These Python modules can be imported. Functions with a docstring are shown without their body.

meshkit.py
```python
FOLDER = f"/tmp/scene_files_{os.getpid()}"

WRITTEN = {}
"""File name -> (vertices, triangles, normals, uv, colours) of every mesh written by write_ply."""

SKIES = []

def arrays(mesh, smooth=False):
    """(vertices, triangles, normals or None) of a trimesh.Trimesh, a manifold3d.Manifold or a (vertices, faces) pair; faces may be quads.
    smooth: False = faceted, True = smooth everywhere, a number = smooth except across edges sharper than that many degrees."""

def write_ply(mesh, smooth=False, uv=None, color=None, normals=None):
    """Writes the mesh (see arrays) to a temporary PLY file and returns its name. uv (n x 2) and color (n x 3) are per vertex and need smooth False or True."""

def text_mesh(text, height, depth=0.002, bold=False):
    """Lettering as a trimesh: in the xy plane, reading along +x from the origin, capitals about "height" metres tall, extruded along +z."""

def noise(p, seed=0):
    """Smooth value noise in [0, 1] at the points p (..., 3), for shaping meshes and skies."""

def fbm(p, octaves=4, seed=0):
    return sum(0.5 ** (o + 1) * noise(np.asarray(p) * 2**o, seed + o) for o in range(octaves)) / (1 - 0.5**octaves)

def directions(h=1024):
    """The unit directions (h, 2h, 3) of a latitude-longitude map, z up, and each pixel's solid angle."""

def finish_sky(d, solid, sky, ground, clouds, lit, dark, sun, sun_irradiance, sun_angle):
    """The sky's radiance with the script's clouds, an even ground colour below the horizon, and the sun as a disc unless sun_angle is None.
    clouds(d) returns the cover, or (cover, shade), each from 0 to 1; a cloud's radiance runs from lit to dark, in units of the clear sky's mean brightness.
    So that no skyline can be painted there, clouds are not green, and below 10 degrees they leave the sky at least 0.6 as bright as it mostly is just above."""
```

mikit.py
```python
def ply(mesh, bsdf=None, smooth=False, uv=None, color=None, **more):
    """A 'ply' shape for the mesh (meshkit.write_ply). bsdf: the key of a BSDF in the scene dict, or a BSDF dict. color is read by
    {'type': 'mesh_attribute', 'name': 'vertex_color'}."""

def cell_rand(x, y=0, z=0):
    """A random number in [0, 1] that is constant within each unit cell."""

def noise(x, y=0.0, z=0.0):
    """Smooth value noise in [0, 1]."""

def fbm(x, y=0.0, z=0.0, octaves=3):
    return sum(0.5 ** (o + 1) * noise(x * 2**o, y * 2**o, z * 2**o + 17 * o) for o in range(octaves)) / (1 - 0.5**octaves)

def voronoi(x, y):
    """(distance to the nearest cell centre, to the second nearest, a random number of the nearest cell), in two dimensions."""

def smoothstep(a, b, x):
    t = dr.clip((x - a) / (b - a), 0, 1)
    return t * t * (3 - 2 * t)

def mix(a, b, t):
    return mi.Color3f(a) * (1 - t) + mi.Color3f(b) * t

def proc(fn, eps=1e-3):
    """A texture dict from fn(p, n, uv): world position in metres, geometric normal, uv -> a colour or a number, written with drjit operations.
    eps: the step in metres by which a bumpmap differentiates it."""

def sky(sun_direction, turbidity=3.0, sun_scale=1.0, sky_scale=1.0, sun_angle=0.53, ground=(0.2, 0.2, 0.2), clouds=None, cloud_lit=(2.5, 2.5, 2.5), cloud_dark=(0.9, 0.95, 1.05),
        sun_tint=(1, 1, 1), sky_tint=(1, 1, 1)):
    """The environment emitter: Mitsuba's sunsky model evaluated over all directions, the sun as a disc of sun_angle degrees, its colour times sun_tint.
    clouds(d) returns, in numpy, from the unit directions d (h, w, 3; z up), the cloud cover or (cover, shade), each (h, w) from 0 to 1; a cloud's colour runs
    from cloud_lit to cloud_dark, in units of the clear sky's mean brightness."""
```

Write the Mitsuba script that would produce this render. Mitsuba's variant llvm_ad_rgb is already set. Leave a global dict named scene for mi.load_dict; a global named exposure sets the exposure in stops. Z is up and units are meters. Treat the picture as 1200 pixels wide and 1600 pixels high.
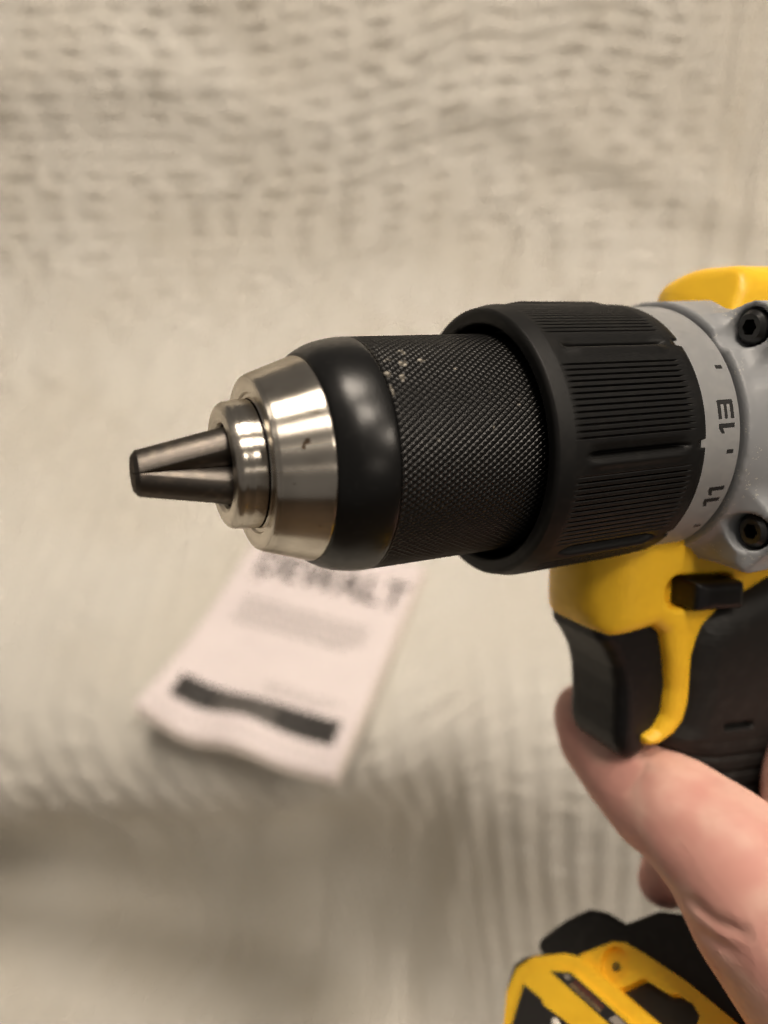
import math, random
import numpy as np, trimesh, mitsuba as mi, drjit as dr
import manifold3d as m3
import mikit, meshkit
from mikit import proc, noise, fbm, smoothstep, mix
T = mi.ScalarTransform4f
scene, labels = {}, {}

# ------------------------------------------------------------------ camera, lamps, exposure
EYE = np.array([0.0, 0.0, 0.916])                 # hand-held phone, looking down at the draped seat
PITCH = math.radians(40.9)
FWD = np.array([0, math.cos(PITCH), -math.sin(PITCH)])
scene['camera'] = dict(type='thinlens', fov=2 * math.degrees(math.atan(600 / 1250)), fov_axis='x', aperture_radius=0.0019, focus_distance=0.146,
                       near_clip=0.01, far_clip=50.0,
                       to_world=T().look_at(origin=EYE.tolist(), target=(EYE + FWD).tolist(), up=[0, 0, 1]))
exposure = 1.2
WARM = (1.0, 0.878, 0.74)


def lamp(key, pos, aim, radius, power, tint=WARM):
    d = T().look_at(origin=list(pos), target=list(aim), up=[0.1, 1, 0.05]) @ T().scale([radius, radius, 1])
    scene[key] = dict(type='disk', to_world=d, emitter=dict(type='area', radiance=dict(type='rgb', value=[power * c for c in tint])),
                      bsdf=dict(type='diffuse', reflectance=dict(type='rgb', value=[.8, .8, .8])))
    labels[key] = {'label': '', 'category': 'lamp'}


LAMPS = [('ceiling_lamp', (0.12, 0.52, 2.75), (0.0, 0.45, 0.5), 0.36, 9.5, 'warm round ceiling lamp straight above the draped seat'),
         ('ceiling_lamp_001', (1.50, -0.78, 2.35), (0, 0.2, 0.7), 0.135, 21.0, 'warm round ceiling lamp behind the camera on the right'),
         ('ceiling_lamp_003', (0.62, -0.30, 2.75), (0.0, 0.15, 0.8), 0.22, 15.0, 'warm round ceiling lamp right above the camera'),
         ('ceiling_lamp_002', (1.2, -1.7, 1.75), (0, 0.2, 0.7), 0.15, 2.5, 'low warm lamp farthest behind the camera')]
for k, p, a_, r_, w_, l_ in LAMPS:
    lamp(k, p, a_, r_, w_)
    labels[k].update(label=l_, group='warm lamps that light the scene')
scene['room_light'] = dict(type='constant', radiance=dict(type='rgb', value=[0.06, 0.054, 0.048]))

# ------------------------------------------------------------------ materials
def rgb(*c): return dict(type='rgb', value=list(c))


def principled(base, rough, **k):
    return dict(type='twosided', bsdf=dict(type='principled', base_color=base if isinstance(base, dict) else rgb(*base), roughness=rough, **k))


def speckle(base, other, f, lo, hi):
    return proc(lambda p, n, uv: mix(base, other, smoothstep(lo, hi, fbm(p.x * f, p.y * f, p.z * f, 3))))


# brushed steel: fine turning lines round the spindle come from the anisotropy and a faint mottled roughness
def steel_color(p, n, uv):
    base = mix((.68, .63, .555), (.58, .53, .46), smoothstep(.5, .75, fbm(p.x * 260, p.y * 260, p.z * 260, 3)))
    base = base * (.80 + .28 * noise(uv.y * 110, uv.x * 5)) * (.95 + .1 * noise(uv.x * 160, uv.y * 3))
    hit = mi.Float(0)
    grain = (noise(p.x * 2200, p.y * 2200, p.z * 2200) - .5) * .9
    for at, size in STAINS:
        near = dr.exp(-dr.squared_norm(p - mi.Point3f(*[float(c) for c in at])) / size ** 2)
        hit = dr.maximum(hit, smoothstep(.50, .62, near * .62 + grain * near))
    return mix(base, (.16, .11, .07), hit)


scene['steel'] = dict(type='twosided', bsdf=dict(type='roughconductor', material='none', specular_reflectance=proc(steel_color), alpha_u=0.03, alpha_v=0.16, distribution='ggx'))
scene['jaw_steel'] = dict(type='twosided', bsdf=dict(type='roughconductor', material='none', specular_reflectance=proc(
    lambda p, n, uv: mix((.125, .112, .10), (.19, .165, .14), smoothstep(.5, .8, fbm(p.x * 900, p.y * 900, p.z * 900, 3)))), alpha=0.2, distribution='ggx'))
scene['dark_bore'] = principled((.012, .011, .01), .6)
scene['black_gloss'] = principled(speckle((.005, .005, .005), (.008, .0078, .0075), 900, .6, .8), .29, specular=.42)
scene['knurl_black'] = dict(type='twosided', bsdf=dict(type='principled', base_color=dict(type='mesh_attribute', name='vertex_color'), roughness=.34, specular=.28))
scene['rubber'] = principled(speckle((.0065, .0065, .0064), (.0095, .009, .0085), 500, .5, .8), .5, specular=.24)
scene['grip_rubber'] = principled(speckle((.0145, .0142, .0137), (.020, .0192, .018), 400, .45, .8), .52, specular=.24)
scene['black_plastic'] = principled(speckle((.006, .0062, .007), (.009, .009, .0095), 600, .5, .8), .40, specular=.32)
scene['grey_ring'] = principled(speckle((.262, .266, .268), (.282, .284, .283), 420, .4, .7), .45, specular=.45)


def case_color(p, n, uv):
    sp = smoothstep(.74, .86, noise(p.x * 2600, p.y * 2600, p.z * 2600)) * smoothstep(.45, .7, noise(p.x * 260, p.y * 260, p.z * 260))
    return mix(mix((.25, .262, .278), (.29, .298, .308), fbm(p.x * 200, p.y * 200, p.z * 200, 2)), (.62, .58, .48), sp * .6)


scene['case_grey'] = principled(proc(case_color), .42, specular=.55)
STIPPLE = proc(lambda p, n, uv: noise(p.x * 2200, p.y * 2200, p.z * 2200) * .00003, eps=1.2e-4)


def stippled(b): return dict(type='bumpmap', arbitrary=STIPPLE, scale=1.0, bsdf=b['bsdf'])


scene['yellow'] = stippled(principled(speckle((.93, .56, .028), (.87, .51, .024), 160, .45, .8), .38, specular=.45))
scene['screw_black'] = principled((.012, .012, .012), .3, specular=.6)
scene['ink'] = principled((.016, .016, .016), .5)
scene['label_black'] = principled((.022, .02, .019), .3, specular=.5)
scene['label_gold'] = principled((.40, .27, .14), .4)
scene['label_red'] = principled((.22, .05, .03), .4)
scene['label_grey'] = principled((.35, .31, .27), .4)
scene['glint'] = principled((.8, .76, .68), .25)


def skin_color(p, n, uv):
    m = fbm(p.x * 90, p.y * 90, p.z * 90, 3)
    f = fbm(p.x * 420, p.y * 420, p.z * 420, 2)
    return mix(mix((.77, .465, .385), (.70, .35, .295), smoothstep(.42, .66, m)), (.70, .37, .30), smoothstep(.45, .8, f) * .35)


scene['skin'] = dict(type='bumpmap', arbitrary=proc(lambda p, n, uv: fbm(p.x * 1500, p.y * 1500, p.z * 1500, 2) * .00006, eps=2e-4), scale=1.0,
                     bsdf=dict(type='principled', base_color=proc(skin_color), roughness=.55, specular=.3, sheen=.12))


def cloth_color(p, n, uv):
    m = fbm(p.x * 9, p.y * 9, p.z * 9, 3)
    return mix((.705, .678, .62), (.67, .637, .57), smoothstep(.35, .7, m))


scene['cloth'] = dict(type='twosided', bsdf=dict(type='principled', base_color=proc(cloth_color), roughness=.85, specular=.12, sheen=.25))
scene['carpet'] = principled(speckle((.16, .12, .085), (.11, .08, .055), 220, .3, .7), .9, specular=.1)
scene['paper'] = principled(speckle((.86, .775, .775), (.83, .745, .75), 60, .4, .8), .6, specular=.2)
scene['page_edge'] = principled((.66, .60, .52), .8, specular=.1)
scene['print_black'] = principled((.03, .027, .025), .55)
scene['print_dim'] = principled((.24, .22, .205), .55)
scene['print_grey'] = principled((.47, .43, .42), .6)

# ------------------------------------------------------------------ the drill's own frame: x forward along the spindle, y to its left, z up; millimetres
O = np.array([-6.21709978, -10.65351746, 148.80757236])
AX = np.array([-0.90237207, 0.11118375, -0.41636861]); AX /= np.linalg.norm(AX)
LF = np.array([0.4305318, 0.18962595, -0.88243094])
UP = np.cross(AX, LF); LF = np.cross(UP, AX)
C2W = np.array([[1, 0, 0], [0, -math.sin(PITCH), math.cos(PITCH)], [0, -math.cos(PITCH), -math.sin(PITCH)]])
DR = C2W @ np.stack([AX, LF, UP], 1)
DP = EYE + C2W @ O / 1000


STAINS = [(DP + DR @ np.array([q, r * math.cos(math.radians(d)), r * math.sin(math.radians(d))]) / 1000, z) for q, r, d, z in
          ((14.4, 17.0, 18.5, .0011), (15.0, 16.8, 15.5, .0007), (12.0, 17.8, 33, .0006), (14.2, 17.0, -8, .0006), (16.8, 16.2, -5, .0005), (21.0, 11.3, 30, .0005), (12.5, 17.6, -30, .0006))]


def world(v): return DP + np.asarray(v, float) @ DR.T / 1000


def add(key, mesh, bsdf, smooth=35, **k):
    if hasattr(mesh, 'to_mesh'):
        q = mesh.to_mesh(); v, f = np.array(q.vert_properties[:, :3]), np.array(q.tri_verts)
    elif isinstance(mesh, tuple):
        v, f = mesh
    else:
        v, f = mesh.vertices, mesh.faces
    scene[numbered(key)] = mikit.ply((world(v), np.asarray(f)), bsdf, smooth, **k)


def numbered(key):
    if key not in scene: return key
    i = 1
    while f'{key}_{i:03d}' in scene: i += 1
    return f'{key}_{i:03d}'


def grid_faces(n, m, wrap):
    i, j = np.meshgrid(np.arange(n - 1), np.arange(m if wrap else m - 1), indexing='ij')
    a, b = i * m + j, i * m + (j + 1) % m
    c, d = (i + 1) * m + (j + 1) % m, (i + 1) * m + j
    return np.vstack([np.stack([a, b, c], -1).reshape(-1, 3), np.stack([a, c, d], -1).reshape(-1, 3)])


def lathe(profile, m=200, rmod=None):
    """A profile of (s, r) from back to front over the top... turned round the spindle."""
    p = np.asarray(profile, float)
    th = np.pi + np.arange(m) * 2 * np.pi / m
    s = np.repeat(p[:, :1], m, 1); r = np.repeat(p[:, 1:], m, 1)
    if rmod is not None: r = r + rmod(s, th[None, :] + 0 * s)
    v = np.stack([s, r * np.cos(th), r * np.sin(th)], -1).reshape(-1, 3)
    return v, grid_faces(len(p), m, True)


def lathe_uv(profile, m):
    u, v = np.meshgrid(np.arange(m) / m, np.linspace(0, 1, len(profile)))
    return np.stack([u.ravel(), v.ravel()], 1)


def dense(p, h=.35):
    """A profile with its corners kept by doubled points and long runs cut, for smooth=True shading."""
    out = []
    for a, b in zip(p[:-1], p[1:]):
        a, b = np.array(a, float), np.array(b, float)
        L = np.linalg.norm(b - a); e = min(.06 / max(L, 1e-6), .3)
        out += [a, a + (b - a) * e, a + (b - a) * (1 - e)]
    return np.vstack(out + [np.array(p[-1], float)])


def smooth_profile(p, k=6):
    """Chaikin corner cutting, ends kept."""
    p = np.asarray(p, float)
    for _ in range(k):
        q = np.empty((2 * len(p) - 2, 2)); q[0::2] = .75 * p[:-1] + .25 * p[1:]; q[1::2] = .25 * p[:-1] + .75 * p[1:]
        p = np.vstack([p[:1], q, p[-1:]])
    return p


def surface_nets(f, lo, hi, h):
    lo, hi = np.array(lo, float), np.array(hi, float)
    n = np.ceil((hi - lo) / h).astype(int) + 1
    ax = [lo[k] + h * np.arange(n[k]) for k in range(3)]
    P = np.stack(np.meshgrid(*ax, indexing='ij'), -1)
    D = f(P)
    c = [D[i:n[0] - 1 + i, j:n[1] - 1 + j, k:n[2] - 1 + k] for i in (0, 1) for j in (0, 1) for k in (0, 1)]
    off = np.array([(i, j, k) for i in (0, 1) for j in (0, 1) for k in (0, 1)], float)
    neg = sum((x < 0).astype(int) for x in c)
    act = (neg > 0) & (neg < 8)
    idx = -np.ones(act.shape, int); idx[act] = np.arange(act.sum())
    base = np.argwhere(act)
    cv = np.stack([x[act] for x in c], 1)
    acc = np.zeros((len(base), 3)); cnt = np.zeros(len(base))
    for a in range(8):
        for b in range(a + 1, 8):
            if np.abs(off[a] - off[b]).sum() == 1:
                cr = (cv[:, a] < 0) != (cv[:, b] < 0)
                t = cv[cr, a] / (cv[cr, a] - cv[cr, b])
                acc[cr] += off[a] + t[:, None] * (off[b] - off[a]); cnt[cr] += 1
    v = lo + h * (base + acc / cnt[:, None])
    faces = []
    for axis in range(3):
        o1, o2 = [(1, 2), (2, 0), (0, 1)][axis]
        sl0 = [slice(None)] * 3; sl1 = [slice(None)] * 3
        sl0[axis] = slice(0, n[axis] - 1); sl1[axis] = slice(1, n[axis])
        for o in (o1, o2): sl0[o] = slice(1, n[o] - 1); sl1[o] = slice(1, n[o] - 1)
        d0, d1 = D[tuple(sl0)], D[tuple(sl1)]
        for cross, flip in (((d0 < 0) & (d1 >= 0), False), ((d0 >= 0) & (d1 < 0), True)):
            e = np.argwhere(cross)
            q = []
            for u, w in ((0, 0), (1, 0), (1, 1), (0, 1)):
                cell = e.copy(); cell[:, o1] += u; cell[:, o2] += w
                q.append(idx[cell[:, 0], cell[:, 1], cell[:, 2]])
            q = np.stack(q, 1)
            if flip: q = q[:, ::-1]
            faces += [q[:, [0, 1, 2]], q[:, [0, 2, 3]]]
    return v, np.vstack(faces)


def poly_sdf(poly, x, y):
    p = np.asarray(poly, float); q = np.roll(p, -1, 0)
    d2 = np.full(x.shape, 1e9); inside = np.zeros(x.shape, bool)
    for (ax_, ay), (bx, by) in zip(p, q):
        ex, ey = bx - ax_, by - ay
        t = np.clip(((x - ax_) * ex + (y - ay) * ey) / (ex * ex + ey * ey), 0, 1)
        d2 = np.minimum(d2, (x - ax_ - t * ex) ** 2 + (y - ay - t * ey) ** 2)
        if ey != 0:
            inside ^= ((ay > y) != (by > y)) & (x < ax_ + ex * (y - ay) / ey)
    return np.where(inside, -1, 1) * np.sqrt(d2)


def slab(d2, w, r):
    """Round-edged extrusion of a 2-D distance d2 by a slab distance w, edge radius r."""
    a, b = d2 + r, w + r
    return np.minimum(np.maximum(a, b), 0) + np.hypot(np.maximum(a, 0), np.maximum(b, 0)) - r


def smin(a, b, k):
    h = np.clip(.5 + .5 * (b - a) / k, 0, 1)
    return b + (a - b) * h - k * h * (1 - h)


def capsule(P, a, b, ra, rb):
    a, b = np.array(a, float), np.array(b, float)
    d = b - a
    t = np.clip(((P - a) @ d) / (d @ d), 0, 1)
    return np.linalg.norm(P - a - t[..., None] * d, axis=-1) - (ra + (rb - ra) * t)


D = 'cordless_drill__'
# ------------------------------------------------------------------ setting: carpeted floor
v = np.array([[-6, -6, 0], [6, -6, 0], [6, 6, 0], [-6, 6, 0.0]])
scene['floor'] = mikit.ply((v, np.array([[0, 1, 2], [0, 2, 3]])), 'carpet')
labels['floor'] = {'label': 'brown carpet below the draped cloth', 'category': 'floor', 'kind': 'structure'}

# ------------------------------------------------------------------ draped cloth: back, seat, rolled front edge, hollow, spread foot
def build_cloth():
    xs = np.concatenate([np.linspace(-1.3, -.62, 40)[:-1], np.arange(-.62, .62, .0034), np.linspace(.62, 1.3, 40)[1:]])
    prof_l = np.array([(1.08, 1.12), (1.0, .95), (.94, .78), (.90, .62), (.85, .52), (.76, .465), (.62, .452), (.42, .45), (.40, .45), (.35, .445), (.312, .425), (.288, .39), (.272, .35), (.252, .30), (.21, .258), (.175, .215), (.155, .16), (.145, .09), (.10, .04), (-.05, .02), (-.3, .012)])
    prof_r = np.array([(1.08, 1.12), (1.0, .95), (.94, .78), (.90, .62), (.85, .52), (.76, .465), (.62, .452), (.42, .45), (.40, .45), (.35, .445), (.312, .425), (.288, .39), (.277, .33), (.265, .24), (.225, .15), (.20, .085), (.15, .04), (.05, .02), (-.3, .012)])

    def fine(p):
        p = smooth_profile(p, 4)
        s = np.r_[0, np.cumsum(np.linalg.norm(np.diff(p, axis=0), axis=1))]
        t = np.linspace(0, 1, 620)
        return np.stack([np.interp(t * s[-1], s, p[:, k]) for k in (0, 1)], 1), s[-1]
    prof_m = np.array([(1.08, 1.12), (1.0, .95), (.94, .78), (.90, .62), (.85, .52), (.76, .465), (.62, .452), (.42, .45), (.40, .45), (.35, .445), (.312, .425), (.295, .385), (.325, .33), (.36, .25), (.372, .16), (.36, .08), (.335, .025), (.15, .008), (-.3, .012)])
    (pl, L1), (pr, L2), (pm, _) = fine(prof_l), fine(prof_r), fine(prof_m)
    k = 1 / (1 + np.exp(-np.maximum(xs[None, :] + .275 + 2.3 * (np.minimum(pl[:, 1:], .36) - .24), xs[None, :] + .03) / .04))
    k2 = (1 / (1 + np.exp(-(xs - .05) / .03)))[None, :, None]
    fall = pm[:, None, :] * (1 - k2) + pr[:, None, :] * k2
    P = pl[:, None, :] * (1 - k)[..., None] + fall * k[..., None]
    X = np.broadcast_to(xs, P.shape[:2])
    t = np.linspace(0, 1, len(P))[:, None] * L1 + 0 * X
    g = np.gradient(P, axis=0); g /= np.linalg.norm(g, axis=-1, keepdims=True)
    N = np.stack([-0 * X, g[..., 1] * -1, g[..., 0]], -1)       # candidates, oriented below
    N[..., 1], N[..., 2] = g[..., 1], -g[..., 0]
    y, z = P[..., 0], P[..., 1]

    def nz(a, b, c=0., seed=0, o=3): return meshkit.fbm(np.stack([a, b, c + 0 * a], -1), o, seed) - .5
    back = 1 / (1 + np.exp(-(y - .74) / .05))
    front = 1 / (1 + np.exp((z - .40) / .022)) * (y < .6)
    seat = np.clip(1 - back - front, 0, 1)
    warp = .02 * nz(X * 5, t * 5, 1, 3, 2)
    tw = t + warp + .05 * np.sin(X * 3.2 + 1.2) * back
    # crinkle: short dabs along x on the back, along the fall on the front and at the right
    right = 1 / (1 + np.exp(-(X - .34) / .025)) * back
    # ribbed weave: fine ribs run down the cloth; short ripples cross them where it sags
    wx, wt = nz(X * 7, t * 7, 5, 8, 2), nz(X * 8, t * 8, 9, 18, 2)
    drop = np.clip(.44 - z, 0, 1) * (y < .6)
    XR = X + .010 * wx - drop * (.12 + .5 / (1 + np.exp((X + .02) / .05)))
    rib = np.sin(2 * np.pi * (XR / .021))
    ph0 = 2 * np.pi * (t / .0185 + 1.6 * nz(X * 7, t * 6, 3, 44, 2) + 1.3 * np.sin(X * 4.5 + 1) + 5.5 * (X - .05) ** 2) + 3.4 * nz(X * 20, t * 18, 2, 45, 2)
    rip = np.sin(ph0 + .65 * np.sin(ph0))
    brk = .42 + .58 * np.sin(2 * np.pi * X / .046 + 11 * nz(X * 8, t * 48, 6, 49, 2))
    rip = 1.0 * rip * brk + .35 * nz(X * 52, t * 110, 7, 48, 2)
    patch = .6 + .7 * meshkit.noise(np.stack([X * 14, t * 20, 0 * X], -1), 46)
    rip_on = patch
    fine_w = nz(X * 150, t * 170, 4, 7, 2)
    mid = 1 / (1 + np.exp(-(y - .50) / .06))
    d = back * ((1 - .75 * right) * rip * rip_on * .0052 + (.35 + 3.0 * right) * rib * patch * .0022)
    d = d + seat * (rip * rip_on * .0075 * (.15 + .85 * mid) + rib * patch * .0007) + front * (rib * patch * .0022 + rip * rip_on * .0015) + fine_w * .0012
    # drape folds
    swag = np.exp(-((t - .40 - .35 * (X + .32) ** 2 * np.sign(X + .32)) / .035) ** 2) - .8 * np.exp(-((t - .44 - .4 * X) / .03) ** 2)
    d += back * .007 * swag + back * .016 * nz(X * 2.6, tw * 4.5, 3, 11, 2)
    d += back * .004 * nz(X * 2.5 + 4, tw * 18, 1, 15, 2)
    d += seat * .012 * nz(X * 4, t * 4, 8, 12, 2)
    pleat = meshkit.fbm(np.stack([X * 44 + .35 * t * 10 + 2 * nz(X * 6, t * 6, 2, 33), t * 2.4, 0 * X], -1), 2, 21) - .5
    d += front * .016 * pleat + front * .05 * nz(X * 3.2 + .8 * t, t * 2.0, 1, 22, 2) + right * .006 * np.sin(X * 160 + 4 * nz(X * 6, t * 6, 2, 31))
    V = np.stack([X, y, z], -1) + N * d[..., None]
    V[..., 2] = np.maximum(V[..., 2], .004)
    f = grid_faces(*P.shape[:2], False)
    return V.reshape(-1, 3), f


scene['draped_cloth'] = mikit.ply(build_cloth(), 'cloth', True)
labels['draped_cloth'] = {'label': 'crinkled cream cotton cloth draped over the seat and its back, filling the background', 'category': 'cloth'}

# ------------------------------------------------------------------ booklet lying on the seat
BW, BL = .140, .200
BC, BPH = np.array([-.0658, .3859]), math.radians(-18.35)
BZ = .4535


def book_h(a, b):
    """Height of the cover above the seat at across a (0 left, 1 right) and along b (0 near, 1 far)."""
    near = np.clip(1 - b / .55, 0, 1) ** 1.4
    return (.0085 + .017 * np.exp(-(a / .15) ** 2) * np.clip(1 - b / .5, 0, 1) ** 1.6 + .007 * np.exp(-((a - .52) / .16) ** 2) * near
            + .004 * np.clip(1 - b / .3, 0, 1) * (a > .75) * (a - .75) / .25 - .002 * np.exp(-((a - .28) / .1) ** 2) * near + .002 * np.sin(a * 4 + 1) * b)


def book_pt(a, b, dz):
    x, y = (a - .5) * BW, (b - .5) * BL
    c, s = math.cos(BPH), math.sin(BPH)
    return np.stack([BC[0] + x * c - y * s, BC[1] + x * s + y * c, BZ + book_h(a, b) + dz], -1)


def sheet(a0, a1, b0, b1, dz, thick, n=40, m=48, shape=None):
    A, B = np.meshgrid(np.linspace(a0, a1, n), np.linspace(b0, b1, m), indexing='ij')
    if shape: B = shape(A, (B - b0) / (b1 - b0))
    top = book_pt(A, B, dz).reshape(-1, 3); bot = book_pt(A, B, dz - thick).reshape(-1, 3)
    f = grid_faces(n, m, False); k = n * m
    rim = [(i, j) for i, j in zip(range(0, m - 1), range(1, m))]
    e = np.concatenate([np.arange(m), np.arange(1, n) * m + m - 1, (n - 1) * m + np.arange(m - 2, -1, -1), np.arange(n - 2, 0, -1) * m])
    e2 = np.roll(e, -1)
    side = np.vstack([np.stack([e, e2, e2 + k], 1), np.stack([e, e2 + k, e + k], 1)])
    return np.vstack([top, bot]), np.vstack([f, f[:, ::-1] + k, side])


B = 'instruction_booklet__'
scene[B + 'cover'] = mikit.ply(sheet(0, 1, 0, 1, 0, .0004), 'paper', 40)
for q in range(4):
    scene[numbered(B + 'page')] = mikit.ply(sheet(.003 * q + .004, 1 + .007 * q, -.006 * q + .004, 1 - .002 * q, -.0010 - .0012 * q, .0006, 24, 30), 'page_edge' if q % 2 else 'paper', 40)


def book_text(key, text, a, b, height, bsdf, width=None, bold=True):
    m = meshkit.text_mesh(text, height, .0002, bold)
    v = np.array(m.vertices)
    if width: v[:, 0] *= width / (v[:, 0].max() - v[:, 0].min())
    A, Bq = a + v[:, 0] / BW, b + v[:, 1] / BL
    scene[numbered(key)] = mikit.ply((book_pt(A, Bq, .0003 + v[:, 2]), m.faces), bsdf)


book_text(B + 'title', 'DEWALT', .085, .745, .026, 'print_black', .122)
book_text(B + 'title_mark', 'D', .095, .70, .010, 'print_grey')
rng = random.Random(4)
WORDS = ('Instruction manual', 'Guide', 'Read before use')
for r in range(4):
    scene[numbered(B + 'text_line')] = mikit.ply(sheet(.14, .86 - .07 * (r == 3), .60 - .036 * r, .616 - .036 * r, .00035, .0003, 30, 3), 'print_grey')
for q in range(3):
    scene[numbered(B + 'small_text_line')] = mikit.ply(sheet(.50, .91 - .05 * q, .262 - .02 * q, .268 - .02 * q, .00035, .0003, 20, 3), 'print_grey')
scene[B + 'dark_band'] = mikit.ply(sheet(.09, .93, 0, 1, .00035, .0003, 70, 10, lambda a, q: .10 + .012 * np.exp(-((a - .45) / .15) ** 2) + q * (.100 - .022 * np.exp(-((a - .45) / .16) ** 2) )), 'print_black')
for q in range(3):
    scene[numbered(B + 'band_text_line')] = mikit.ply(sheet(.30, .62, .115 + .024 * q, .123 + .024 * q, .0007, .0003, 30, 3), 'print_dim')
scene[B + 'border_line'] = mikit.ply(sheet(.04, .97, .045, .049, .00035, .0003, 60, 3), 'print_grey')
labels['instruction_booklet'] = {'label': 'white instruction booklet with curled corner and black band on the draped seat', 'category': 'booklet'}
labels[B + 'dark_band'] = {'label': 'black printed band along the lower edge of the booklet'}
labels[B + 'title'] = {'label': 'bold black heading along the far edge of the booklet'}

# ------------------------------------------------------------------ chuck: three jaws, nose, cone, gloss ring, knurled sleeve
def build_jaw(phi):
    tilt = math.radians(12.3)
    c = m3.Manifold.cylinder(34, 3.85, 3.85, 72, True).rotate([0, 90, 0])          # along x
    # local: radial direction is +z; at s=24 centre 3.2, at the tip -.2
    c = c.rotate([0, math.degrees(tilt), 0]).translate([30, 0, 1.85])
    sec = m3.CrossSection([[(0.07, 0), (30, -51.0), (30, 51.0)]])
    wedge = m3.Manifold.extrude(sec, 60).translate([0, 0, -10])                   # in x(radial) y, along z
    wedge = wedge.rotate([0, -90, 0])                                             # radial x->z, z->-x
    wedge = wedge.translate([50, 0, 0])
    j = c ^ wedge
    box = m3.Manifold.cube([40, 40, 40], True).translate([39.3 - 20, 0, 0])
    j = j ^ box
    cone = m3.Manifold.cylinder(6.01, 9.4, 2.2, 96).rotate([0, 90, 0]).translate([34, 0, 0])  # tip chamfer
    keep = m3.Manifold.cube([30, 40, 40], True).translate([34.01 - 15, 0, 0])
    j = j ^ (cone + keep)
    bore = m3.Manifold.cylinder(30, .55, .55, 6).rotate([0, 90, 0]).translate([20, 0, 0])
    return (j - bore).rotate([phi, 0, 0])


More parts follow.
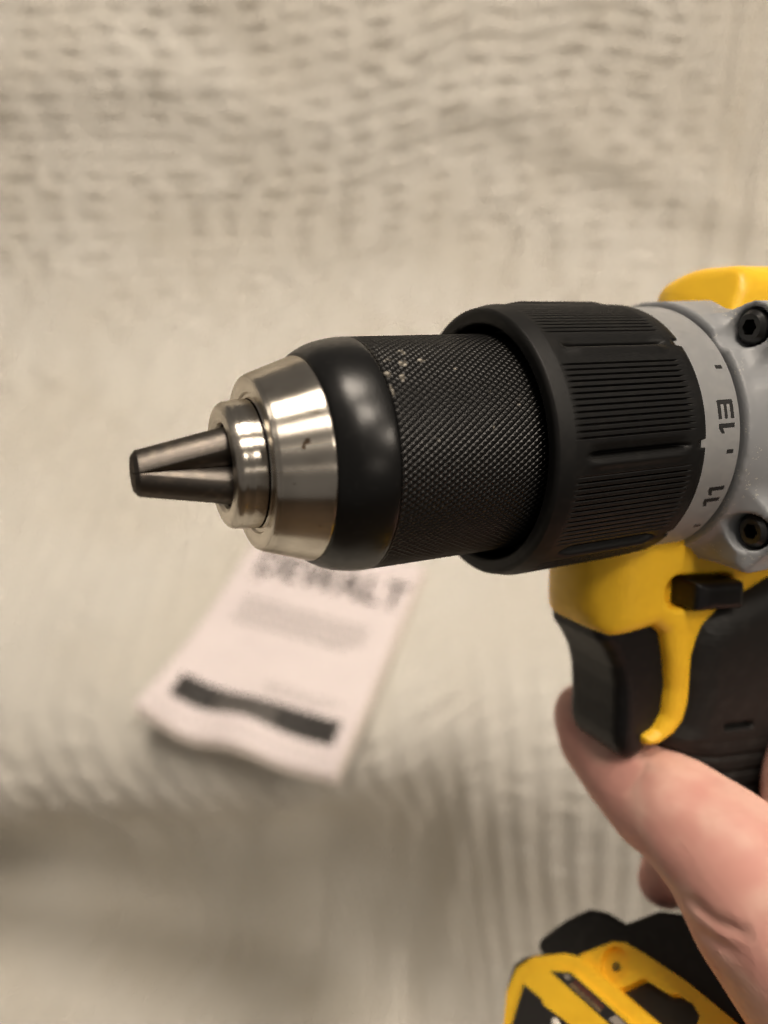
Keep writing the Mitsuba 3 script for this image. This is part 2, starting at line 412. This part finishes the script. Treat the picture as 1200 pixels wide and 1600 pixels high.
for k in range(3):
    add(D + 'chuck_jaw', build_jaw(-21 + 120 * k), 'jaw_steel', 20)
labels[D + 'chuck_jaw'] = {'label': 'dark steel jaw'}
nose = [(19.4, 11.35), (21.5, 11.3), (22.6, 11.1)] + [(22.9 + 1.5 * math.sin(t), 9.6 + 1.5 * math.cos(t)) for t in np.linspace(.15, 1.57, 8)] + [(24.42, 8.2)] + [(24.0, 7.55), (23.2, 7.3), (12, 7.3)]
nose = dense(nose)
add(D + 'chuck_nose', lathe(nose, 180), 'steel', True, uv=lathe_uv(nose, 180))
add(D + 'bore_floor', lathe([(16, 0.01), (16, 7.29)], 60), 'dark_bore')
cone = [(19.0, 11.4), (18.6, 11.6), (18.6, 12.2), (19.1, 12.5), (19.35, 14.4)] + [(18.85 + .5 * math.cos(t), 14.9 + .55 * math.sin(t)) for t in np.linspace(.2, 1.3, 6)] + [(18.4, 15.75), (10.4, 18.45), (10.0, 18.4)]
cone = dense(cone)
add(D + 'chuck_cone', lathe(cone, 220), 'steel', True, uv=lathe_uv(cone, 220))
ring = smooth_profile([(10.02, 18.0), (10.15, 18.75), (9.3, 19.4), (7.2, 20.5), (4.6, 21.15), (2.0, 21.5), (.35, 21.52), (0.0, 21.3), (0.02, 21.0)], 3)
add(D + 'chuck_ring', lathe(ring[::-1], 220), 'black_gloss', True)
labels[D + 'chuck_ring'] = {'label': 'smooth glossy black ring of the chuck'}


def build_sleeve():
    m, n = 1008, 250
    s = np.linspace(0.0, -37, n); th = np.arange(m) * 2 * np.pi / m
    S, TH = np.meshgrid(s, th, indexing='ij')
    R0, teeth = 21.5, 112
    kx = 2 * np.pi * R0 / teeth * 1.35
    wob = .06 * np.sin(TH * 3 + S * .2)
    A, Bq = TH * teeth / (2 * np.pi) + S / kx + wob, TH * teeth / (2 * np.pi) - S / kx + wob
    tri = lambda q: 1 - 2 * np.abs(q - np.floor(q) - .5)
    ga, gb = 1 - np.clip((1 - tri(A)) / .55, 0, 1), 1 - np.clip((1 - tri(Bq)) / .55, 0, 1)   # V grooves
    h = -.26 * np.maximum(1.0 * ga ** 1.0, .8 * gb)
    h *= np.clip((0.6 - S) / 1.4, 0.15, 1)
    R = R0 + h
    V = np.stack([S, R * np.cos(TH), R * np.sin(TH)], -1)
    top = np.clip((h + .10) / .10, 0, 1)
    nz = meshkit.fbm(V * 1.5, 3, 3)
    wear = np.zeros(S.shape)
    deg = np.degrees(TH)
    for s0, a0, rs, ra, w in WEAR:
        da = (deg - a0 + 180) % 360 - 180
        wear = np.maximum(wear, w * np.exp(-((S - s0) / rs) ** 2 - (da / ra) ** 2))
    wv = np.clip((wear + (nz - .5) * 1.3 - .55) / .15, 0, 1) * (.25 + .75 * top)
    spark = (meshkit.noise(V * 2.6, 9) > .86) * top * .06
    col = np.array([.0055, .0054, .0052])[None, None] * (1 - wv[..., None]) + wv[..., None] * np.array([.36, .33, .275]) + spark[..., None] * np.array([.6, .55, .45])
    return (V.reshape(-1, 3), grid_faces(n, m, True)[:, ::-1]), col.reshape(-1, 3)


WEAR = [(-10, 30, .5, 1.5, .62), (-14, 47, .6, 2, .6), (-19, 33, .5, 1.6, .62), (-22, 5, .4, 1.5, .62), (-12, -8, .5, 1.4, .58), (-7, 12, .4, 1.5, .6), (-24, 26, .4, 1.2, .6), (-16, -20, .4, 1.4, .6), (-4.5, 52, 1.0, 3.5, .9), (-3.2, 43.5, .7, 3.2, .95), (-.6, 46, .8, 2.5, .9), (-.4, 37, .5, 4.5, 1.0), (-8.2, 54, 1.6, 4, .62), (-5.6, 60, 2.0, 4.0, .58), (-18, 16, .35, 1.5, .7), (-2.2, 56, 1.2, 4, .6)]
(slv, slf), slc = build_sleeve()
add(D + 'chuck_sleeve', (slv, slf), 'knurl_black', True, color=slc)
labels[D + 'chuck_sleeve'] = {'label': 'diamond-knurled black chuck sleeve with a few worn bright specks'}

# ------------------------------------------------------------------ clutch collar with moulded ribs and eight grip lands
def collar_mod(s, th):
    deg = np.degrees(th)
    rel = (deg - 1.0 + 22.5) % 45 - 22.5
    along = np.clip((-31.0 - s) / 1.6, 0, 1) * np.clip((s + 58.2) / 1.0, 0, 1)
    ph = (deg / 2.4) % 1.0
    rib = np.where(ph < .32, -np.sin(ph / .32 * np.pi), .10 * (ph - .66)) * .62
    edge = np.clip((np.abs(rel + 1.0) - 6.6) / .8, 0, 1)
    lens = np.clip((-33.2 - s) / 3.0, 0, 1) * np.clip((s + 57.5) / 3.0, 0, 1)
    groove = -1.9 * np.exp(-(rel / .95) ** 2) - .55 * np.exp(-((rel - 1.8) / 2.0) ** 2) + .55 * np.exp(-((rel + 3.4) / 2.0) ** 2)
    d = along * rib * edge + lens * groove * (1 - edge)
    return np.where(s > -61.5, d, 0) - 1.3 * (s < -60.2) * (s > -61.7) * np.exp(-(rel / 1.6) ** 4)


fr = [(-36.6, 23.2), (-29.0, 23.2)] + [(-28.2 + .9 * math.sin(t), 24.1 - .9 * math.cos(t)) for t in np.linspace(0, 1.57, 6)] + [(-27.25, 25.0)]
fr += [(-28.45 + 1.2 * math.cos(t), 25.3 + 1.2 * math.sin(t)) for t in np.linspace(0.1, 1.2, 6)] + [(-29.6, 26.75), (-30.4, 26.98)]
body = [(q, 27.05 - .006 * (-31 - q)) for q in np.linspace(-31, -58.6, 42)] + [(-59.6, 26.85), (-60.6, 26.8), (-61.4, 26.6), (-61.8, 26.2), (-61.8, 22)]
add(D + 'clutch_collar', lathe((fr + body), 1350, collar_mod), 'rubber', True)
labels[D + 'clutch_collar'] = {'label': 'ribbed black rubber clutch collar'}
add(D + 'clutch_hub', lathe([(-36.2, 21), (-36.2, 23.4)], 90), 'dark_bore')

# ------------------------------------------------------------------ number ring, gear case, screws
add(D + 'number_ring', lathe([(-60.5, 24), (-60.6, 26.25), (-70.4, 26.35), (-70.9, 26.1), (-70.95, 24.8), (-71.6, 24.6)], 240), 'grey_ring', 30)


def wrap(mesh, s0, deg0, r):
    """Flat lettering on the ring: text right runs up round the ring, text up points forward."""
    v = np.array(mesh.vertices)
    th = np.radians(deg0) + v[:, 0] / r
    rr = r + v[:, 2]
    return np.stack([s0 + v[:, 1], rr * np.cos(th), rr * np.sin(th)], 1), mesh.faces


def bar(x0, x1, y0, y1): return m3.CrossSection([[(x0, y0), (x1, y0), (x1, y1), (x0, y1)]])


def glyph(ch):
    """Squared ring numerals, about 4.2 mm tall, origin at the lower left; returns (cross-section, advance)."""
    if ch == '1':
        return m3.CrossSection([[(.9, 0), (1.8, 0), (1.8, 4.1), (.9, 4.1), (-.1, 3.4), (-.1, 2.6), (.9, 3.1)]]), 2.65
    c = bar(0, 3.7, 0, 4.1) - bar(-1, 2.8, .85, 1.68) - bar(-1, 2.8, 2.44, 3.25)
    c = c.offset(-.3, m3.JoinType.Round, 2, 24).offset(.3, m3.JoinType.Round, 2, 24) + bar(0, .6, 0, .85) + bar(0, .6, 3.25, 4.1)
    return c, 4.4


for txt, deg0 in (('13', 4.6), ('11', -28.8)):
    k = numbered(D + 'number_ring__number'); x, cs = 0.0, m3.CrossSection()
    for ch in txt:
        g, adv = glyph(ch); cs = cs + g.translate((x, 0)); x += adv
    q = m3.Manifold.extrude(cs, .05).refine_to_length(.5).to_mesh()
    add(k, wrap(trimesh.Trimesh(np.array(q.vert_properties[:, :3]), np.array(q.tri_verts), process=False), -69.2, deg0, 26.33), 'ink')
    labels[k] = {'label': f'black printed number {txt}'}
for deg0 in (33, -3.4, -42.5):
    m = trimesh.creation.box([.8, 1.7, .06]).subdivide()
    add(D + 'number_ring__tick_mark', wrap(m, -68.3, deg0, 26.35), 'ink')

SCREWS = [(21.2, 21.7), (25.4, -18.8), (-21.2, 21.7), (-25.4, -18.8)]


def gear_sdf(P):
    s, l, u = P[..., 0], P[..., 1], P[..., 2]
    r = np.hypot(l, u)
    rad = 27.6 + 2.6 * np.clip((-74 - s) / 16, 0, 1) ** 1.0
    d = np.maximum(r - rad, s + 71.6)
    d = np.maximum(d, u - 27.4)
    low = slab(np.maximum(np.abs(l) - 26, np.abs(u + 9) - 18.5), np.abs(s + 95) - 20, 2.5)
    d = smin(d, low, 4)
    for cl, cu in SCREWS:
        d = smin(d, np.maximum(np.hypot(l - cl, u - cu) - 5.1, np.abs(s + 98) - 20), 5.5)
    for cl, cu in SCREWS:
        d = np.maximum(d, -np.maximum(np.hypot(l - cl, u - cu) - 4.0, -(s + 81.5)))
    return np.maximum(d, np.abs(s + 95) - 24)


add(D + 'gear_case', surface_nets(gear_sdf, (-121, -38, -31), (-69, 38, 31), .55), 'case_grey', True)
labels[D + 'gear_case'] = {'label': 'light grey gear case behind the clutch'}


def screw(cl, cu, s0):
    c = m3.Manifold.cylinder(5, 3.35, 3.35, 48).rotate([0, 90, 0]).translate([s0 - 5, cl, cu])
    top = m3.Manifold.cylinder(.8, 3.35, 2.6, 48).rotate([0, 90, 0]).translate([s0, cl, cu])
    star = m3.Manifold.cylinder(9, 1.5, 1.5, 24, True).rotate([0, 90, 0])
    for k in range(3):
        star += m3.Manifold.cube([9, 3.3, .7], True).rotate([60 * k, 0, 0])
    return (c + top) - star.translate([s0 + .4, cl, cu])


for cl, cu in SCREWS:
    add(D + 'gear_case__screw', screw(cl, cu, -77.6), 'screw_black', 30)
labels[D + 'gear_case__screw'] = {'label': 'black socket screw in the grey gear case'}


def top_sdf(P):
    s, l, u = P[..., 0], P[..., 1], P[..., 2]
    smax = lambda a, b: -smin(-a, -b, 2.4)
    d = np.maximum(u - 33.9, -(u - 20))
    d = smax(d, (s + 80.5) * .88 + (u - 26.5) * .47 + .088 * (l - 14))
    d = smax(d, np.abs(l) - 14.2)
    d = smax(d, (np.abs(l) - 14) * .72 + (u - 33.6 + 2.2) * .70)
    d = smax(d, (u - 28.6) * .84 + (-l - 13.5) * .40 + (s + 84.5) * .36)
    d = smax(d, np.hypot(np.maximum(s + 96, 0), np.maximum(-l + 2, 0)) - 17.5)
    return -smin(-d, s + 150, .01) - .5


add(D + 'upper_housing', surface_nets(top_sdf, (-152, -17, 18), (-76, 17, 36), .6), 'yellow', True)
labels[D + 'upper_housing'] = {'label': 'yellow motor housing above the gear case'}

# ------------------------------------------------------------------ yellow trigger housing, trigger, direction button, grip
HOUSE = [(-46, -22), (-49.6, -26), (-50.2, -33), (-50.6, -38.0), (-52.2, -41.6), (-55, -42.9), (-59, -42.5), (-65.8, -41.9), (-68.6, -44.1), (-70.6, -51.9), (-71.4, -58.1), (-70.8, -64.4),
         (-68.6, -67.4), (-65.2, -68.6), (-65.6, -70.8), (-69, -71.2), (-73.6, -69.6), (-76.6, -66.6), (-78.0, -61.9), (-78.0, -50.6), (-80.6, -44.5), (-85, -41.0), (-101, -36), (-125, -30), (-125, -20), (-60, -20)]


def house_sdf(P):
    s, l, u = P[..., 0], P[..., 1], P[..., 2]
    d2 = poly_sdf(HOUSE, s, u)
    nosef = np.clip((s + 60) / 14, 0, 1)
    w = np.abs(l) - (14.2 - 2.5 * nosef ** 2)
    d = slab(d2, w, 4.5)
    # round the nose in plan view too
    plan = np.hypot(np.maximum(s + 63.0, 0) * 1.06, l) - 13.9
    d = -smin(-d, -plan, 2.5)
    rec = np.hypot(np.maximum(np.abs(s + 77.8) - 6.8, 0), u + 35.2 - .10 * (s + 78)) - 4.0
    d = np.maximum(d, -np.maximum(rec, 9.0 - l))
    bevel = (l - 14.2) * .55 + (u + 28.4) * .83
    return d


add(D + 'trigger_housing', surface_nets(house_sdf, (-127, -17, -72), (-40, 17, -17), .6), 'yellow', True)
labels[D + 'trigger_housing'] = {'label': 'yellow housing round the trigger, under the clutch collar'}
TRIG = [(-53.2, -42.0), (-53.4, -44.2), (-55.6, -47.2), (-58.0, -51.5), (-59.3, -56.4), (-59.8, -62.8), (-59.8, -68.4), (-60.3, -71.4), (-61.5, -73.8), (-63.4, -75.0), (-66.0, -74.8), (-69.2, -72.6), (-72.0, -69.8), (-77.5, -69.2), (-77.5, -43), (-68, -40), (-56, -40)]


def trig_sdf(P):
    s, l, u = P[..., 0], P[..., 1], P[..., 2]
    d2 = poly_sdf(TRIG, s, u)
    d = slab(d2, np.abs(l) - 10.0, 3.6)
    # finger scoop: hollow across the front
    scoop = np.hypot((s + 40.5) * 1.0, l * .55) - 12.0
    return -smin(-d, scoop + 0 * d, 2.0) if False else d


add(D + 'trigger', surface_nets(trig_sdf, (-80, -12, -80), (-50, 12, -38), .55), 'black_plastic', True)
labels[D + 'trigger'] = {'label': 'matt black curved trigger'}


def btn_sdf(P):
    s, l, u = P[..., 0], P[..., 1], P[..., 2]
    uu = u + 35.6 - .12 * (s + 78)
    d = slab(np.maximum(np.abs(s + 80.2) - 7.2, np.abs(uu) - 3.2), np.abs(l - 12) - 5.2, 2.0)
    return np.maximum(d, (l - 17.2) + (s + 76) * .25)


add(D + 'direction_button', surface_nets(btn_sdf, (-90, 5, -43), (-70, 19, -29), .4), 'black_plastic', True)
labels[D + 'direction_button'] = {'label': 'black sliding direction button on the yellow housing'}
GRIP = [(-77.2, -42.0), (-75.2, -46.4), (-74.6, -52.1), (-74.6, -60.5), (-73.6, -66.0), (-71.0, -70), (-72, -72.5), (-77, -77.5), (-82, -88), (-86.5, -102), (-88.5, -114), (-89, -128), (-126, -134), (-124, -112), (-116, -92), (-114, -70), (-120, -45), (-126, -34), (-101, -34.6), (-84, -39.2)]


def grip_sdf(P):
    s, l, u = P[..., 0], P[..., 1], P[..., 2]
    d = slab(poly_sdf(GRIP, s, u), np.abs(l) - 16.0, 8.0)
    up2 = u - .16 * (s + 95)
    wave = np.clip((-73.5 - up2) / 1.5, 0, 1) * np.clip((up2 + 108) / 2, 0, 1)
    d = d + wave * .75 * np.maximum(0, np.cos(up2 * 2 * np.pi / 4.3 + 1.0)) ** 3
    g1 = np.hypot(np.maximum(np.abs(s + 90) - 4, 0), up2 + 70.2) - .2
    d = np.maximum(d, -np.maximum(g1 - .6, 14 - l))
    # fine moulded lines on the flank
    ln = np.clip((s + 104) / 1, 0, 1) * np.clip((-77.5 - s) / 1.5, 0, 1) * np.clip((up2 + 62) / 1, 0, 1) * np.clip((-44 - up2) / 2, 0, 1)
    return d + ln * .10 * (1 + np.sin(up2 * 2 * np.pi / 1.35))


add(D + 'grip', surface_nets(grip_sdf, (-131, -20, -134), (-66, 20, -32), .5), 'grip_rubber', True)
labels[D + 'grip'] = {'label': 'black rubber grip with moulded ribs'}

# ------------------------------------------------------------------ foot and battery: front faces lean forward and up at 45 degrees
PB = np.array([-62., 0, -125.]); C45 = math.sqrt(.5)
PN, PT = np.array([C45, 0, C45]), np.array([C45, 0, -C45])


def plate(poly, back, front, bevel=0.0, slope=(-.9, 0, -.44)):
    """A polygon (l, t) on the foot's front plane made solid from its face at height `front` back by `back` mm."""
    cs = m3.CrossSection([[tuple(q) for q in poly]], m3.FillRule.NonZero)
    if bevel:
        cs = cs.offset(-bevel, m3.JoinType.Round, 2, 32).offset(bevel, m3.JoinType.Round, 2, 32)
    top = m3.Manifold.extrude(cs, .001).translate([0, 0, front])
    parts = []
    if bevel:
        for i in range(6):
            t = (i + .5) / 6 * math.pi / 2
            ins, dz = bevel * (1 - math.sin(t)), bevel * (1 - math.cos(t))
            parts.append((cs.offset(-ins, m3.JoinType.Round, 2, 32), front - bevel + bevel * math.cos(t)))
        M = m3.Manifold.extrude(cs, back - bevel).translate([0, 0, front - back])
        for i, (c, zt) in enumerate(parts[::-1]):
            M += m3.Manifold.extrude(c, zt - (front - back)).translate([0, 0, front - back])
    else:
        M = m3.Manifold.extrude(cs, back).translate([0, 0, front - back])
    q = M.to_mesh(); v = np.array(q.vert_properties[:, :3]); f = np.array(q.tri_verts)
    return PB + v[:, :1] * np.array([0, 1, 0]) + v[:, 1:2] * PT + v[:, 2:] * PN, f[:, ::-1]


F, BT = D + 'foot', D + 'battery'
add(F, plate([(-12.4, 14.5), (-12.6, 11.8), (-9.6, 3.3), (-6.0, -2.6), (-1.6, -5.0), (4.7, -6.2), (10, -14), (17, -18), (40, -18), (56, -10), (56, 6), (4, 14)], 26, -3, 2.0), 'grip_rubber', 30)
labels[F] = {'label': 'black foot of the drill below the grip'}
upper = m3.CrossSection([[(2.1, 7.1), (7.6, -1.2), (10.3, -2.9), (16.1, -4.2), (26.6, -5.9), (39.3, -6.7), (54, -5), (50, 6), (28, 6.6)]])
slotp = [(15.5, 5.8), (18.7, 0.1), (25.5, -1.3), (27.0, -2.6), (30.9, -3.4), (33.6, -2.6), (34.5, 0.4), (30.5, 6.9), (21, 8)]
holes = upper - m3.CrossSection([slotp])
rec = m3.CrossSection.circle(3.9, 40).translate((10.9, 2.6))


def solid(cs, z0, z1):
    M = m3.Manifold.extrude(cs, z1 - z0).translate([0, 0, z0]).to_mesh()
    v = np.array(M.vert_properties[:, :3]); f = np.array(M.tri_verts)
    return PB + v[:, :1] * np.array([0, 1, 0]) + v[:, 1:2] * PT + v[:, 2:] * PN, f[:, ::-1]


add(F + '__front_plate', solid(holes - rec, -12, 0), 'yellow', 30)
add(F + '__front_plate', solid(rec, -12, -1.6), 'yellow', 30)
labels[F + '__front_plate'] = {'label': 'yellow front plate of the foot'}
add(F + '__slot_insert', solid(m3.CrossSection([slotp]), -12, -2.5), 'dark_bore', 30)
add(F + '__screw', solid(m3.CrossSection.circle(1.0, 24).translate((10.9, 2.9)) - m3.CrossSection.circle(.45, 6).translate((10.9, 2.9)), -3, -1.2), 'screw_black', 30)
add(BT, plate([(-7.0, 26.5), (-8.6, 20.5), (-6.7, 15.5), (0.2, 9.0), (4.2, 6.9), (29.8, 4.6), (52, 5.6), (52, 40), (4, 40)], 30, 3.2, 1.6), 'yellow', 30)
labels[BT] = {'label': 'yellow battery pack clipped under the foot'}
add(BT + '__face_panel', plate([(-3.6, 20.4), (-2.9, 17.1), (1.9, 12.0), (6.6, 10.0), (30, 7.6), (50, 8), (50, 38), (6, 38)], 3, 4.4, .5), 'yellow', 30)
add(BT + '__end_cap', plate([(-10.0, 27.0), (-12.4, 21.0), (-11.2, 17.9), (-7.6, 14.0), (0, 9.2), (0, 30), (-6, 30)], 14, -.5, 1.2), 'black_plastic', 30)
add(BT + '__label_strip', solid(m3.CrossSection([[(1.5, 14.3), (6.1, 10.9), (30, 8.6), (33, 10.9)]]), 4.3, 4.65), 'label_black')


def plate_text(txt, l0, t0, h, w, z, bsdf):
    m = meshkit.text_mesh(txt, h, .08, True)
    v = np.array(m.vertices)
    v[:, 0] *= w / (v[:, 0].max() - v[:, 0].min())
    dirl = np.array([1, -.10]); dirl /= np.linalg.norm(dirl)
    q = np.array([l0, t0]) + v[:, :1] * dirl + v[:, 1:2] * np.array([.10, -1.0])
    add(BT + '__label_print', (PB + q[:, :1] * np.array([0, 1, 0]) + q[:, 1:] * PT + (z + v[:, 2:]) * PN, m.faces), bsdf)


plate_text('POWERSTACK', 8.3, 11.95, .62, 9.6, 4.66, 'label_red')
plate_text('BRUSHLESS', 7.9, 12.95, .62, 9.8, 4.66, 'label_gold')
add(BT + '__label_print', solid(m3.CrossSection([[(5.1, 12.5), (5.9, 11.7), (7.2, 11.6), (6.6, 12.6)]]), 4.6, 4.72), 'label_grey')
add(BT + '__label_print', solid(m3.CrossSection([[(20.4, 11.6), (21.2, 9.8), (24.2, 9.5), (24.0, 11.3)]]), 4.6, 4.72), 'label_grey')
add(BT + '__dark_panel', solid(m3.CrossSection([[(-2.3, 21.2), (3.8, 20.3), (5.3, 20.8), (12.0, 19.3), (18, 18.8), (40, 18), (40, 38), (5, 38)]]), 4.2, 4.75), 'label_black')
gl = trimesh.creation.icosphere(2, .9); gl.apply_scale([1.5, 1, .5])
gv = np.array(gl.vertices)
add(BT + '__charge_button', (PB + (gv[:, :1] + 10.6) * np.array([0, 1, 0]) + (gv[:, 1:2] + 21.3) * PT + (gv[:, 2:] + 4.8) * PN, gl.faces), 'glint', True)
labels['cordless_drill'] = {'label': 'yellow and black cordless drill with knurled keyless chuck, held up by a hand', 'category': 'drill'}

# ------------------------------------------------------------------ the hand that holds the drill
HAND = [  # (joint a, joint b, radius a, radius b): thumb, thumb ball, wrist, palm, fingers on the far side
    ((-69.8, -14.5, -75.2), (-70.3, -9.4, -79.2), 7.8, 8.9), ((-70.3, -9.4, -79.2), (-70.8, 0.9, -84.0), 8.9, 9.9), ((-70.8, 0.9, -84.0), (-70.4, 11.4, -85.8), 9.9, 10.4), ((-70.4, 11.4, -85.8), (-69.5, 20.2, -84.2), 10.4, 10.8),
    ((-69.5, 20.2, -84.2), (-71.5, 29.6, -88.2), 10.4, 12.2),
    ((-71.5, 29.6, -87.6), (-75.0, 40.4, -95.4), 12.0, 15.5), ((-75.0, 40.4, -95.4), (-78.0, 49.8, -104.3), 15.5, 17.0), ((-78.0, 49.8, -104.3), (-84.5, 64, -121.4), 17.0, 20.0), ((-84.5, 64, -121.4), (-104, 110, -168), 20.0, 26.0),
    ((-71.5, 29.6, -88.6), (-93, 33, -99.5), 11.0, 11.5), ((-93, 33, -99.5), (-104.5, 26, -83.0), 11.0, 10.0), ((-104.5, 26, -83.0), (-122, 14, -68.0), 10.0, 10.5),
    ((-98.8, 40.0, -109), (-75, 40.4, -97), 18.0, 15.5), ((-98.8, 40, -109), (-128, 12, -92), 18.0, 14.0),
    ((-128, 12, -92), (-128, -20, -100), 14, 11), ((-128, -20, -100), (-119, -26, -110), 10, 8.6), ((-119, -26, -110), (-93.0, -7, -111.0), 8.4, 7.4),
    ((-128, -18, -108), (-118, -24, -125), 10, 8.4), ((-118, -24, -125), (-88.8, -2.0, -122.6), 8.2, 7.2),
    ((-128, -18, -80), (-104, -26, -76), 11, 9), ((-104, -26, -76), (-84, -22, -66), 9, 8)]
CREASE = [([(-47.7, 41.8, -83.0), (-51.6, 44.6, -86.9), (-56.8, 47.5, -89.1)], 1.0), ([(-49.1, 44.0, -89.4), (-54.2, 47.2, -92.8)], .7), ([(-51.4, 21.8, -64.0), (-48.1, 21.5, -69.3)], .5)]
CN = -np.array([O @ AX, O @ LF, O @ UP]) + np.array([75., -42, 92]); CN /= np.linalg.norm(CN)


def hand_sdf(P):
    d = None
    for a, b, ra, rb in HAND:
        c = capsule(P, a, b, ra, rb)
        d = c if d is None else smin(d, c, 5.5)
    w = 0
    for line, dep in CREASE:
        for a, b in zip(line[:-1], line[1:]):
            a, b = [np.array(q) - (np.array(q) @ CN) * CN for q in (a, b)]
            Q = P - (P @ CN)[..., None] * CN
            w = np.maximum(w, dep * np.exp(-(np.maximum(capsule(Q, a, b, 0, 0), 0) / 1.0) ** 2))
    d = d + w
    lump = meshkit.fbm(P * .09, 2, 41) - .5
    return d + 1.3 * lump


hv, hf = surface_nets(hand_sdf, (-146, -44, -150), (-44, 92, -50), 1.1)
rngc = np.random.default_rng(2)
scene['person'] = mikit.ply((world(hv), hf), 'skin', True)
labels['person'] = {'label': 'bare hand of a person gripping the drill handle, thumb wrapped under the trigger', 'category': 'person'}
